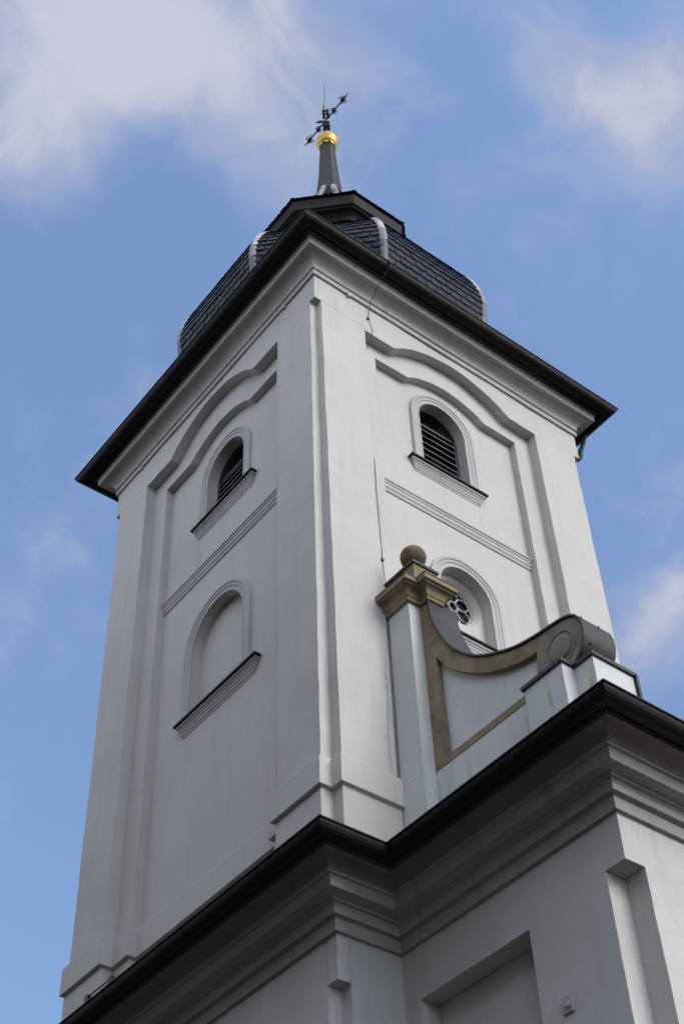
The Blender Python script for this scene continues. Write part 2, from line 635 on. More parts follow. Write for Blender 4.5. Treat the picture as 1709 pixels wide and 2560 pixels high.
def face_map(side):
    if side == 'front':
        return lambda u, d, h: (u, d, z(h))
    if side == 'left':
        return lambda u, d, h: (d, u, z(h))
    if side == 'back':
        return lambda u, d, h: (W - u, D - d, z(h))
    return lambda u, d, h: (W - d, D - u, z(h))


def arch_curve(a, b, k0, k1, zs, za, n=26):
    """shouldered arch: flat shoulder, short hollow, segmental rise"""
    pts = [(a + (k0 - .10 - a) * q / 8, zs) for q in range(8)]
    m = .10
    c = (k0 + k1) / 2; hw = (k1 - k0) / 2
    rise = za - zs
    R = (hw * hw + rise * rise) / (2 * rise)
    pts += [(k0 - .10, zs)]
    e = []
    for i in range(n + 1):
        t = -1 + 2 * i / n
        u = c + hw * t
        h = za - R + math.sqrt(max(0, R * R - (u - c) ** 2))
        # small hollow where the arch springs
        s = max(0, (abs(t) - .86) / .14)
        h -= .035 * s * (1 - s) * 4 * .6
        e.append((u, h))
    pts += e + [(k1 + .10, zs)] + [(k1 + .10 + (b - k1 - .10) * q / 8, zs) for q in range(1, 9)]
    return pts


ZB = -13.9                       # bottom of the upper shaft


def vsteps(a, b, n):
    return [a + (b - a) * i / n for i in range(n + 1)]


wall = MB()
windows = {'front': [], 'left': []}


def arch_loop(c, hw, zb, spring, n=18, grow=0.0):
    """outline of a round-headed opening, anticlockwise from lower left"""
    pts = [(c - hw - grow, zb), ]
    pts += [(c - (hw + grow) * math.cos(PI * i / n), spring + (hw + grow) * math.sin(PI * i / n)) for i in range(n + 1)]
    pts += [(c + hw + grow, zb)]
    return pts


# openings cut in the field: (centre, half width, sill z, spring z)
OPEN = {'front': dict(up=(3.36, .58, -3.38, -1.90), low=(3.43, .585, -7.52, -6.42)),
        'left': dict(up=(3.455, .62, -3.26, -2.16), low=(3.53, .80, -8.0, -6.56))}
HOLES = {}
FIELDS = []
for side in ('front', 'left', 'back', 'right'):
    P = face_map(side)
    F = FR[side]
    Wd = W if side in ('front', 'back') else D
    oc = arch_curve(F['r0'], F['r1'], F['k0'], F['k1'], F['zs'], F['za'])
    ic = arch_curve(F['i0'], F['i1'], F['j0'], F['j1'], F['zis'], F['zia'])
    NS = 110
    hs = vsteps(ZB, F['zs'], NS)
    top = 0.03
    hp = hs + [-.72]
    ht = vsteps(-.72, top, 7)
    us = [i / 10 for i in range(11)]
    # pilaster strips, plain above the corner notch
    for (ua, ub) in ((lambda h: nz(h), lambda h: F['r0']), (lambda h: F['r1'], lambda h: Wd - nz(h))):
        wall.grid([[P(ua(h) + (ub(h) - ua(h)) * t, 0, h) for t in us] for h in hp], smooth=True)
        wall.grid([[P(ua(-.72) + (ub(-.72) - ua(-.72)) * t, 0, h) for t in us] for h in ht], smooth=True)
    for (ua, ub) in ((0, nz(-.72)), (Wd - nz(-.72), Wd)):
        wall.grid([[P(ua + (ub - ua) * t, 0, h) for t in (0, .5, 1)] for h in ht])
    # band over the arch, from the curve up to the cornice
    wall.grid([[P(u, 0, h + (top - h) * k / 8) for u, h in oc] for k in range(9)], smooth=True)
    # reveal of the outer recess, frame plane, reveal of the inner recess
    ol = [(F['r0'], h) for h in hs[:-1]] + oc + [(F['r1'], h) for h in hs[::-1][1:]]
    hi = vsteps(ZB, F['zis'], NS)
    il = [(F['i0'], h) for h in hi[:-1]] + ic + [(F['i1'], h) for h in hi[::-1][1:]]
    wall.grid([[P(u, 0, h) for u, h in ol], [P(u, D1, h) for u, h in ol]])
    wall.grid([[P(u, D1, h) for u, h in ol], [P(u, D1, h) for u, h in il]])
    wall.grid([[P(u, D1, h) for u, h in il], [P(u, D2 + .03, h) for u, h in il]])
    # field with the openings
    holes = []
    if side in OPEN:
        for k in ('up', 'low'):
            c, hw, zb, sp = OPEN[side][k]
            holes.append(arch_loop(c, hw, zb, sp))
    HOLES[side] = holes
    cu = (F['i0'] + F['i1']) / 2
    FIELDS.append((side, [(u + (.03 if u > cu else -.03), h + .03) for u, h in il], holes))
# corner notches
for (cx, cy, sx, sy) in ((0, 0, 1, 1), (W, 0, -1, 1), (W, D, -1, -1), (0, D, 1, -1)):
    hs = vsteps(ZB, -.82, 110) + [-.72]
    wall.grid([[(cx + sx * 0, cy + sy * nz(h), z(h)), (cx + sx * nz(h), cy + sy * nz(h), z(h)), (cx + sx * nz(h), cy, z(h))] for h in hs])
    n = nz(-.72)
    wall.face([(cx, cy, z(-.72)), (cx + sx * n, cy, z(-.72)), (cx + sx * n, cy + sy * n, z(-.72)), (cx, cy + sy * n, z(-.72))])
# small gap pieces: pilaster between notch top and shoulder height are covered above; reveals of the window openings
wall.wobble(.010)
for side, lp0, holes in FIELDS:
    P = face_map(side)
    wall.poly(lp0, holes, lambda a, b: P(a, D2, b))
wall_o = wall.build('wall', M_PL, tower)

# plinth band that follows every step of the wall


def contour(n, grow=0.0):
    F, G = FR['front'], FR['left']
    f = [(0, n), (n, n), (n, 0), (F['r0'], 0), (F['r0'], D1), (F['i0'], D1), (F['i0'], D2), (F['i1'], D2), (F['i1'], D1), (F['r1'], D1), (F['r1'], 0), (W - n, 0), (W - n, n), (W, n)]
    r = [(W, G['r0']), (W - D1, G['r0']), (W - D1, G['i0']), (W - D2, G['i0']), (W - D2, G['i1']), (W - D1, G['i1']), (W - D1, G['r1']), (W, G['r1']), (W, D - n), (W - n, D - n), (W - n, D)]
    b = [(n, D), (n, D - n), (0, D - n)]
    l = [(0, G['r1']), (D1, G['r1']), (D1, G['i1']), (D2, G['i1']), (D2, G['i0']), (D1, G['i0']), (D1, G['r0']), (0, G['r0'])]
    return f + r + b + l


pb = MB()
pb.sweep(contour(.21), [(-.02, z(-11.555)), (.0, z(-11.55)), (.075, z(-11.575)), (.08, z(-12.04)), (.075, z(-12.05)), (.02, z(-12.06)), (.018, z(-13.6))], closed=True)
pb.build('plinth', M_PL, tower, wob=.005)

# main cornice under the eaves
rect = [(0, 0), (W, 0), (W, D), (0, D)]
cove = [(.065 + .185 * (1 - math.cos(t)), .205 + .19 * math.sin(t)) for t in [i * PI / 2 / 7 for i in range(8)]]
cp = [(-.05, 0.0), (.045, 0.0), (.045, .13), (.03, .15), (.03, .16), (.065, .165), (.075, .185), (.065, .205)] + [(o, h) for o, h in cove[1:]] + \
     [(.25, .415), (.35, .418), (.36, .43), (.368, .55), (.39, .585), (.395, .605), (.40, .61)]
c = MB()
c.sweep(rect, [(o, z(h)) for o, h in cp], closed=True)
c.build('cornice', M_CORN, tower, wob=.006)
# small clips under the cornice
for (x, y) in ((.82, -.03), (-.03, .95), (-.03, 6.2)):
    clips = MB()
    clips.box(x - .03, x + .03, y - .035, y + .025, z(-.06), z(.06))
    clips.build('cornice_clip', M_TRIM, tower)


def gutter_profile(o0, z0, r, lip=.02):
    """half-round gutter, back at o0, rim at z0"""
    pts = [(o0 + r - (r) * math.cos(PI * i / 10), z0 - r * 1.0 * math.sin(PI * i / 10)) for i in range(11)]
    pts += [(o0 + 2 * r + lip, z0 + .004), (o0 + 2 * r + lip, z0 + .022), (o0 + 2 * r - .004, z0 + .022), (o0 + 2 * r - .006, z0)]
    return pts


def gutter(name, path, o0, zr, r, parent, closed, joints, drop=0.0):
    m = MB()
    prof = gutter_profile(o0, zr, r)
    m.sweep(path, prof, closed=closed, smooth_prof=False)
    # soffit board behind the gutter
    m.sweep(path, [(o0 - .04, zr - .02 - drop), (o0 + .015, zr - .03 - drop), (o0 + .015, zr + .03), (o0 - .04, zr + .035)], closed=closed)
    o = m.build(name, M_GUT, parent)
    for (p, q) in joints:
        j = MB()
        j.sweep([p, q], [(a + (.006 if k < 11 else .004), b - .006) for k, (a, b) in enumerate(prof[:12])], cap=True)
        j.build('gutter_joint', M_GUT, o)
    return o


joints = [((x, 0), (x + .035, 0)) for x in (-.1, 1.45, 3.4, 5.3, 6.9)] + [((0, y + .035), (0, y)) for y in (.9, 2.9, 4.9, 6.6)]
gut = gutter('gutter', rect, .44, z(.735), .155, tower, True, joints)
eb = MB()
eb.sweep(rect, [(.385, z(.606)), (.47, z(.615)), (.475, z(.64)), (.47, z(.72)), (.47, z(.76)), (.70, z(.80)), (.70, z(.83)), (.385, z(.83))], closed=True)  # eaves board; its dark underside paints in the shadow below the gutter
eb.build('eaves_board', M_LEAD, tower)

# ---- string courses
for side, (u0, u1) in (('front', (1.62, 5.28)), ('left', (1.55, 5.45))):
    zt = -4.50 if side == 'front' else -4.47
    prof = [(-.02, zt), (.075, zt - .015), (.08, zt - .05), (.06, zt - .065), (.06, zt - .11), (.045, zt - .125), (.045, zt - .20), (.03, zt - .215), (.02, zt - .285), (-.02, zt - .29)]
    m = MB()
    if side == 'front':
        m.sweep([(u0, D2), (u1, D2)], [(o, z(h)) for o, h in prof])
    else:
        m.sweep([(D2, u1), (D2, u0)], [(o, z(h)) for o, h in prof])
    m.build('string_course', M_TRIM, tower, wob=.003)

# ---- windows


def surround(m, P, c, hw, zb, sp, prof, n=22, d=D2):
    """moulded architrave round a round-headed opening; prof: (grow outwards, stand-out)"""
    rows = []
    base = [(c - hw, zb, -1, 0), (c - hw, (zb + sp) / 2, -1, 0)]
    base += [(c - hw * math.cos(PI * i / n), sp + hw * math.sin(PI * i / n), -math.cos(PI * i / n), math.sin(PI * i / n)) for i in range(n + 1)]
    base += [(c + hw, (zb + sp) / 2, 1, 0), (c + hw, zb, 1, 0)]
    for (u, h, nu, nh) in base:
        rows.append([P(u + nu * gq, d - oq, h + nh * gq) for gq, oq in prof])
    m.grid(rows)


def reveal(m, P, loop, d0, d1):
    m.grid([[P(u, d0, h) for u, h in loop], [P(u, d1, h) for u, h in loop]])


def sill(m, side, u0, u1, zt, dep=.2, top_only=False):
    """moulded sill with returns"""
    if side == 'front':
        path = [(u0, D2 + .1), (u0, D2), (u1, D2), (u1, D2 + .1)]
    else:
        path = [(D2 + .1, u1), (D2, u1), (D2, u0), (D2 + .1, u0)]
    return path


SP = [(0, .0), (0, .03), (.03, .033), (.042, .022), (.085, .024), (.098, .040), (.15, .043), (.163, .060), (.215, .062), (.235, .04), (.24, -.02)]


def window_common(side, key, name, label, zt, su0, su1, sill_prof_dep):
    P = face_map(side)
    c0, hw, zb, sp = OPEN[side][key]
    part = empty_part(name, tower, P(c0, D2, zb), label)
    m = MB()
    surround(m, P, c0, hw, zb - .02, sp, SP)
    m.build('surround', M_TRIM, part, wob=.003)
    m = MB()
    path = sill(m, side, su0, su1, zt)
    d = sill_prof_dep
    # stone sill, stepping back downwards
    m.sweep(path, [(-.05, z(zt - .01)), (d - .02, z(zt - .035)), (d - .02, z(zt - .10)), (d - .045, z(zt - .115)), (d - .045, z(zt - .145)), (d - .06, z(zt - .155)),
                   (d - .07, z(zt - .195)), (d - .088, z(zt - .22)), (d - .09, z(zt - .26)), (d - .105, z(zt - .27)), (d - .11, z(zt - .315)), (-.05, z(zt - .34))])
    so = m.build('sill', M_TRIM, part, wob=.003)
    m = MB()
    m.sweep(path, [(-.05, z(zt + .022)), (d + .02, z(zt - .004)), (d + .025, z(zt - .045)), (d + .012, z(zt - .045)), (d + .008, z(zt - .016)), (-.05, z(zt + .004))])
    m.build('sill_flashing', M_LEAD, so)
    return part, P


def belfry(side, name, label, zt, su0, su1):
    part, P = window_common(side, 'up', name, label, zt, su0, su1, .12)
    c0, hw, zb, sp = OPEN[side]['up']
    m = MB()
    loop = arch_loop(c0, hw, zb, sp)
    reveal(m, P, loop, D2, D2 + .21)
    m.build('reveal', M_PL, part)
    # the belfry opening behind the louvres
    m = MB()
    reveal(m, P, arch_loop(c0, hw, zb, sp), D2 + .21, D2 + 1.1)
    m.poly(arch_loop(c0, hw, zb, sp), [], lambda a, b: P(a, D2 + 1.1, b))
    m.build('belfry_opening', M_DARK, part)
    # louvre frame with tilted slats
    dl = D2 + .215
    zl = sp + .12
    fr = MB()
    t = .07
    def bx(mm, u0, u1, d0, d1, h0, h1):
        a, b = P(u0, d0, h0), P(u1, d1, h1)
        mm.box(min(a[0], b[0]), max(a[0], b[0]), min(a[1], b[1]), max(a[1], b[1]), min(a[2], b[2]), max(a[2], b[2]))
    bx(fr, c0 - hw + .002, c0 - hw + t, dl, dl + .12, zb, zl)
    bx(fr, c0 + hw - t, c0 + hw - .002, dl, dl + .12, zb, zl)
    bx(fr, c0 - hw + t, c0 + hw - t, dl, dl + .12, zl - .05, zl)
    bx(fr, c0 - hw + t, c0 + hw - t, dl, dl + .12, zb, zb + .05)
    fo = fr.build('louvre_frame', M_LOUV, part)
    sl = MB()
    n = 8
    h0, h1 = zb + .06, zl - .06
    st = (h1 - h0) / n
    for i in range(n):
        hb = h0 + st * i
        # slat: outer lower edge, inner upper edge
        u0, u1 = c0 - hw + t, c0 + hw - t
        q = [(dl - .035, hb), (dl + .13, hb + st * .95), (dl + .13, hb + st * .95 + .018), (dl - .035, hb + .018)]
        A = [P(u0, a, b) for a, b in q]; B_ = [P(u1, a, b) for a, b in q]
        for k in range(4):
            kk = (k + 1) % 4
            sl.face([A[k], A[kk], B_[kk], B_[k]], mi=1 if k == 3 else 0)
        sl.face(A); sl.face(B_)
    sl.build('louvre_slats', [M_LOUV, M_LOUVE], part)
    # bird spikes
    for i in range(13):
        u = c0 - hw + .12 + (2 * hw - .24) * i / 12 + random.uniform(-.015, .015)
        for (dd, hh, ln) in ((dl + .03, zl, .15), (D2 - .10, zb + .02, .13)):
            a = P(u, dd, hh); b = P(u + random.uniform(-.02, .02), dd - random.uniform(-.01, .05), hh + ln * random.uniform(.8, 1.15))
            sp_ = MB()
            sp_.tube([a, b], .0035, 4)
            sp_.build('bird_spike', M_WIRE, part)
    return part


belfry('front', 'belfry_window', 'louvred round-headed window on the bright side of the tower', -3.40, 2.53, 4.13)
belfry('left', 'belfry_window', 'louvred round-headed window on the shaded side of the tower', -3.28, 2.54, 4.31)

# blind niche, left face
part, P = window_common('left', 'low', 'blind_window', 'blind round-headed niche on the shaded side', -8.02, 2.34, 4.48, .12)
c0, hw, zb, sp = OPEN['left']['low']
m = MB()
lp = arch_loop(c0, hw, zb, sp)
reveal(m, P, lp, D2, D2 + .19)
m.poly(lp, [], lambda a, b: P(a, D2 + .19, b))
m.build('niche', M_PL, part, wob=.004)

# window with a round light, front face
part, P = window_common('front', 'low', 'rose_window', 'round-headed recess with a small round tracery window', -7.53, 2.52, 4.30, .12)
c0, hw, zb, sp = OPEN['front']['low']
m = MB()
lp = arch_loop(c0, hw, zb, sp)
reveal(m, P, lp, D2, D2 + .20)
cr, cz_ = .50, -6.43
circ = lambda r, n=40: [(c0 + r * math.cos(2 * PI * i / n), cz_ + r * math.sin(2 * PI * i / n)) for i in range(n)]
m.poly(lp, [circ(cr)], lambda a, b: P(a, D2 + .20, b))
# splayed jamb of the round light
rows = []
for r, dd in ((cr, D2 + .20), (cr - .012, D2 + .215), (.43, D2 + .30), (.43, D2 + .42)):
    rows.append([P(a, dd, b) for a, b in circ(r)])
m.grid(rows, closed=True)
m.build('panel', M_PL, part, wob=.003)
m = MB()
m.poly(circ(.44), [], lambda a, b: P(a, D2 + .38, b))
m.build('pane', M_GLASS, part)
m = MB()
tr = lambda pts, r, cl=True: m.tube([P(a, D2 + .34, b) for a, b in pts] + ([P(pts[0][0], D2 + .34, pts[0][1])] if cl else []), r, 6)
tr(circ(.42, 36), .024)
tr(circ(.105, 20), .02)
for k in range(6):
    a0 = 2 * PI * k / 6 + PI / 6
    # petals meeting between each other
    pc = (c0 + .255 * math.cos(a0), cz_ + .255 * math.sin(a0))
    tr([(pc[0] + .15 * math.cos(t) * math.cos(a0) - .128 * math.sin(t) * math.sin(a0), pc[1] + .15 * math.cos(t) * math.sin(a0) + .128 * math.sin(t) * math.cos(a0)) for t in [2 * PI * i / 22 for i in range(22)]], .017)
m.build('tracery', M_TRAC, part)

# ------------------------------------------------------------------ bulb roof
AX, AY = 3.5, 3.6
T8 = math.tan(PI / 8)


def octa(a, h, grow=0.0):
    """eight corners of a regular octagon with apothem a"""
    R = (a + grow) / math.cos(PI / 8)
    return [(AX + R * math.cos(PI / 8 + k * PI / 4), AY + R * math.sin(PI / 8 + k * PI / 4), z(h)) for k in range(8)]


BULB = [(3.62, 1.75), (3.47, 2.1), (3.45, 2.5), (3.48, 2.9), (3.52, 3.35), (3.48, 3.8), (3.38, 4.2), (3.22, 4.6), (3.0, 5.0), (2.72, 5.38), (2.4, 5.72), (2.08, 6.02), (1.8, 6.34), (1.6, 6.7), (1.5, 7.1)]
m = MB()
rows = [octa(a - .02, h) for a, h in BULB]
m.grid(rows, closed=True)
# skirt from the square eaves to the octagon
sq = [(W + .68, AY + 1.7, z(.8)), (AX + 1.7, D + .68, z(.8)), (AX - 1.7, D + .68, z(.8)), (-.68, AY + 1.7, z(.8)), (-.68, AY - 1.7, z(.8)), (AX - 1.7, -.68, z(.8)), (AX + 1.7, -.68, z(.8)), (W + .68, AY - 1.7, z(.8))]
m.grid([sq, octa(3.62, 1.75)], closed=True)
for k, cn in ((0, (W + .68, D + .68)), (2, (-.68, D + .68)), (4, (-.68, -.68)), (6, (W + .68, -.68))):
    o8 = octa(3.62, 1.75)
    q = (cn[0], cn[1], z(.8))
    m.face([sq[k], q, o8[k]]); m.face([q, sq[(k + 1) % 8], o8[(k + 1) % 8]]); m.face([q, o8[(k + 1) % 8], o8[k]])


def resample(prof, step):
    """points of a profile at even arc length, with tangents"""
    pts = [Vector(p) for p in prof]
    # smooth a little
    dense = []
    for i in range(len(pts) - 1):
        p0 = pts[max(i - 1, 0)]; p1 = pts[i]; p2 = pts[i + 1]; p3 = pts[min(i + 2, len(pts) - 1)]
        for k in range(12):
            t = k / 12
            dense.append(.5 * ((2 * p1) + (-p0 + p2) * t + (2 * p0 - 5 * p1 + 4 * p2 - p3) * t * t + (-p0 + 3 * p1 - 3 * p2 + p3) * t ** 3))
    dense.append(pts[-1])
    acc = [0]
    for a, b in zip(dense, dense[1:]):
        acc.append(acc[-1] + (b - a).length)
    def at(s):
        s = max(0, min(acc[-1], s))
        for i in range(len(acc) - 1):
            if acc[i + 1] >= s:
                f = (s - acc[i]) / max(1e-9, acc[i + 1] - acc[i])
                return dense[i].lerp(dense[i + 1], f)
        return dense[-1]
    return at, acc[-1]


def slates(m, prof, row, wid, lip=.022, skip=0.0):
    at, total = resample(prof, row)
    nrow = int(total / row)
    for k in range(8):
        ang = k * PI / 4
        nx, ny = math.cos(ang), math.sin(ang)
        tx, ty = -ny, nx
        def pt(s, l, off):
            q = at(s)
            q1 = at(s + .02); q0 = at(s - .02)
            tg = (q1 - q0).normalized()
            # outward normal of the profile
            no = Vector((tg.y, -tg.x))
            a = q.x + no.x * off; h = q.y + no.y * off
            return (AX + nx * a + tx * l, AY + ny * a + ty * l, z(h))
        for r in range(nrow + 1):
            s0 = r * row
            half = at(s0 + row * .5).x * T8
            if half < .03:
                continue
            cnt = max(1, int(round(2 * half / wid)))
            wv = 2 * half / cnt
            shift = (r % 2) * .5 + random.uniform(-.08, .08)
            for i in range(-1, cnt + 1):
                l0 = -half + (i + shift) * wv
                l1 = l0 + wv * 1.0
                l0j, l1j = max(l0, -half), min(l1 - .006, half)
                if l1j - l0j < .03:
                    continue
                s_b = s0 + random.uniform(-.010, .010)
                s_t = s0 + row * 1.25
                ow = lip + random.uniform(-.004, .006)
                # outline: one rounded lower corner
                rr = row * .95
                rw = min((l1j - l0j) * .24, .062)
                pts = [(s_t, l1j, .002), (s_b, l1j, ow)]
                pts2 = []
                for q in range(5):
                    t = q / 4 * PI / 2
                    pts2.append((s_b + rr * (1 - math.cos(t)), l0j + rw * (1 - math.sin(t)), ow * (1 - .6 * (1 - math.cos(t)))))
                poly = pts + pts2 + [(s_t, l0j, .002)]
                V = [pt(a, b, c_) for a, b, c_ in poly]
                ids = [m.vert(v) for v in V]
                m.f.append(ids); m.s.append(False); m.mi.append(0)
                # thickness along the lower edge
                low = [pt(a, b, c_ - .034) for a, b, c_ in poly[1:-1]]
                lid = [m.vert(v) for v in low]
                for a in range(len(lid) - 1):
                    m.f.append([ids[1 + a], ids[2 + a], lid[a + 1], lid[a]]); m.s.append(False); m.mi.append(0)


slates(m, BULB, .222, .28, .029)
bulb = m.build('roof', M_SLATE, tower)
# lead flashing on the ridges
at, total = resample(BULB, .1)
for k in range(8):
    ang = PI / 8 + k * PI / 4
    r = MB()
    rows = []
    nseg = 34
    for i in range(nseg + 1):
        s = .05 + (total - .3) * i / nseg
        q = at(s); tg = (at(s + .03) - at(s - .03)).normalized(); no = Vector((tg.y, -tg.x))
        step = .012 * ((i % 5) / 5)
        row = []
        for wgt, off in ((-.092, .012), (-.085, .034 - step), (-.03, .042 - step), (0, .048 - step), (.03, .042 - step), (.085, .034 - step), (.092, .012)):
            R = (q.x) / math.cos(PI / 8) + no.x * off
            # wings follow the two facets
            back = abs(wgt) * math.tan(PI / 8)
            row.append((AX + math.cos(ang) * (R - back) - math.sin(ang) * wgt, AY + math.sin(ang) * (R - back) + math.cos(ang) * wgt, z(q.y + no.y * off)))
        rows.append(row)
    for i in range(0, nseg, 3):
        r.grid(rows[i:i + 4], smooth=True)
    r.build('ridge_flashing', M_RIDGE, bulb)

# ------------------------------------------------------------------ lantern
lan = empty_part('lantern', tower, (AX, AY, z(6.3)))
m = MB()
m.grid([octa(a, h) for a, h in ((1.42, 6.3), (1.42, 7.25), (1.47, 7.28), (1.47, 7.40), (1.44, 7.43), (1.44, 7.50), (1.52, 7.52), (1.52, 7.56), (1.56, 7.64), (1.63, 7.71), (1.72, 7.745), (1.74, 7.75), (1.74, 7.79), (1.80, 7.82), (1.83, 7.95), (1.86, 8.08), (1.86, 8.14))], closed=True)
m.build('lantern_cornice', M_WOOD, lan)
CAP = [(1.92, 8.15), (1.72, 8.48), (1.46, 8.80), (1.16, 9.2), (.90, 9.65), (.70, 10.1), (.54, 10.6), (.42, 11.0), (.35, 11.3)]
m = MB()
m.grid([octa(1.86, 8.13)] + [octa(a - .015, h) for a, h in CAP], closed=True)
slates(m, CAP, .17, .26, .02)
lr = m.build('lantern_roof', M_SLATE, lan)
at, total = resample(CAP, .1)
for k in range(8):
    ang = PI / 8 + k * PI / 4
    r = MB(); rows = []
    for i in range(22):
        s = .04 + (total - .1) * i / 21
        q = at(s); tg = (at(s + .03) - at(s - .03)).normalized(); no = Vector((tg.y, -tg.x))
        wd = min(.10, q.x * .25)
        row = []
        for wgt, off in ((-wd, .01), (-wd * .7, .035), (0, .045), (wd * .7, .035), (wd, .01)):
            R = q.x / math.cos(PI / 8) + no.x * off
            row.append((AX + math.cos(ang) * (R - abs(wgt) * math.tan(PI / 8)) - math.sin(ang) * wgt, AY + math.sin(ang) * (R - abs(wgt) * math.tan(PI / 8)) + math.cos(ang) * wgt, z(q.y + no.y * off)))
        rows.append(row)
    for i in range(0, 21, 3):
        r.grid(rows[i:i + 4], smooth=True)
    r.build('ridge_flashing', M_RIDGE0, lr)

m = MB()
SPI = [(.385, 11.1), (.35, 11.3), (.31, 11.65), (.275, 12.1), (.245, 12.7), (.22, 13.3), (.205, 13.7), (.20, 14.05)]
m.grid([octa(a, h) for a, h in SPI], closed=True)
for k in range(8):
    ang = PI / 8 + k * PI / 4
    m.tube([(AX + a / math.cos(PI / 8) * math.cos(ang), AY + a / math.cos(PI / 8) * math.sin(ang), z(h)) for a, h in SPI], .012, 6)
m.build('spire', M_SPIRE, tower)

# ------------------------------------------------------------------ gilded ball and cross
fin = empty_thing('finial_cross', 'dark iron cross on a gilded ball at the tip of the spire', 'cross', (AX, AY, z(13.95)))
m = MB()
m.lathe((AX, AY, z(14.28)), [(.2, -.27), (.26, -.22), (.30, -.13), (.32, -.02), (.315, .06), (.29, .14), (.24, .21), (.16, .26), (.06, .29), (.03, .33), (.0, .33)], 40)
bl = m.build('ball', M_GOLD, fin)
m = MB()
for k in range(8):
    a0 = k * PI / 4
    for j in range(1):
        q = []
        for t in (-.30, -.2, 0, .2, .30):
            hh = -.02 if abs(t) > .25 else (-.10 if t else -.12)
            q.append((AX + .232 * math.cos(a0 + t), AY + .232 * math.sin(a0 + t), z(14.02 + hh)))
        tp = [(AX + .24 * math.cos(a0 + t), AY + .24 * math.sin(a0 + t), z(14.10)) for t in (.30, 0, -.30)]
        m.face(q + tp)
m.build('collar', M_GOLD, bl)
cr = empty_part('cross', fin, (AX, AY, z(14.6)))
CZ = 15.62
m = MB()
m.tube([(AX, AY, z(14.55)), (AX, AY, z(CZ)), (AX, AY, z(16.25))], [.028, .024, .022], 8)
m.build('post', M_IRON, cr)
m = MB()
m.tube([(AX, AY - .86, z(CZ)), (AX, AY + .86, z(CZ))], .022, 8)
m.build('arm', M_IRON, cr)


def ellipsoid(m, c, rx, ry, rz, seg=10):
    rows = []
    for i in range(7):
        t = -PI / 2 + PI * i / 6
        rows.append([(c[0] + rx * math.cos(t) * math.cos(2 * PI * k / seg), c[1] + ry * math.cos(t) * math.sin(2 * PI * k / seg), c[2] + rz * math.sin(t)) for k in range(seg)])
    m.grid(rows, True, True)


def hooks(m, c, ax, out, size, r):
    """pair of curled leaves either side of a bar; ax bar axis, out sideways"""
    c = Vector(c); ax = Vector(ax); out = Vector(out)
    for s in (-1, 1):
        pts = []
        for i in range(10):
            t = i / 9 * PI * 1.25
            pts.append(c + out * s * (size * .62 * (1 - math.cos(t)) * .8) + ax * (size * .65 * math.sin(t)))
        m.tube(pts, [r * (1.3 - .75 * i / 9) for i in range(10)], 6)


TIPS = []
X1, Y1, Z1 = Vector((1, 0, 0)), Vector((0, 1, 0)), Vector((0, 0, 1))
for s in (-1, 1):
    for yy, sz, rr_ in ((.78, .16, .021), (.36, .13, .019)):
        m = MB()
        e = Vector((AX, AY + s * yy, z(CZ)))
        hooks(m, e, Y1 * s, Z1, sz, rr_)
        hooks(m, e, Y1 * s, X1, sz * .75, rr_ * .9)
        ellipsoid(m, e, .065, .055, .065)
        m.build('scrollwork', M_IRON, cr)
    e = Vector((AX, AY + s * .78, z(CZ)))
    tips = MB(); TIPS.append(tips); tips.tube([e + Y1 * s * .06, e + Y1 * s * .15, e + Y1 * s * .30], [.02, .03, .006], 6)
for h0 in (15.26, 15.99):
    m = MB()
    for h in (h0 - .08, h0 + .08):
        for a in range(4):
            ellipsoid(m, (AX + .085 * math.cos(a * PI / 2), AY + .085 * math.sin(a * PI / 2), z(h)), .055, .055, .06)
    m.build('scrollwork', M_IRON, cr)
tips = MB(); TIPS.append(tips); tips.tube([(AX, AY + .04, z(16.2)), (AX, AY + .07, z(16.5)), (AX, AY + .05, z(16.75)), (AX, AY + .01, z(17.0)), (AX, AY, z(17.4)), (AX, AY - .01, z(17.95))], [.022, .05, .035, .018, .028, .005], 8)
tips = MB(); TIPS.append(tips); tips.tube([(AX, AY + .05, z(CZ + .02)), (AX - .12, AY + .16, z(CZ)), (AX - .22, AY + .26, z(CZ - .02))], [.02, .05, .008], 8)
tips = MB(); TIPS.append(tips); tips.tube([(AX - .035, AY - .03, z(CZ)), (AX - .035, AY - .03, z(CZ + .35))], [.025, .025], 6)


for t_ in TIPS:
    t_.build('leaf', M_OLDGOLD, cr)

# ------------------------------------------------------------------ church body below
body = empty_thing('church', 'lower white church body with deep dark cornice stepping out round a projecting bay', 'church', (3.5, 2.0, 0))
WL = .10                         # wall plane of the tower's lower storey
BX, BY = 1.14, -3.74             # bay
BX1 = 5.86
ZW = -14.28
NT, N1, N2 = -14.90, .20, .31
m = MB()
zg = -Z0
# left wall, notch, front piece
hs = sorted(set(vsteps(zg, -17.5, 16) + vsteps(-17.5, NT, 24)[1:] + [-15.0, -19.2]))
ht = vsteps(NT, ZW + .05, 6)
m.grid([[(WL, 7.09 - (7.09 - WL - N1) * t / 10, z(h)) for t in range(11)] for h in hs])
m.grid([[(WL, 7.09 - (7.09 - WL - N1) * t / 10, z(h)) for t in range(11)] for h in ht])
m.grid([[(WL, WL + N1, z(h)), (WL + N1, WL + N1, z(h)), (WL + N1, WL, z(h))] for h in hs])
m.face([(WL, WL, z(NT)), (WL + N1, WL, z(NT)), (WL + N1, WL + N1, z(NT)), (WL, WL + N1, z(NT))])
m.grid([[(WL, WL + N1, z(h)), (WL, WL, z(h)), (WL + N1, WL, z(h))] for h in ht])
m.grid([[(WL + N1 + (BX - WL - N1) * t / 3, WL, z(h)) for t in range(4)] for h in hs + ht[1:]])
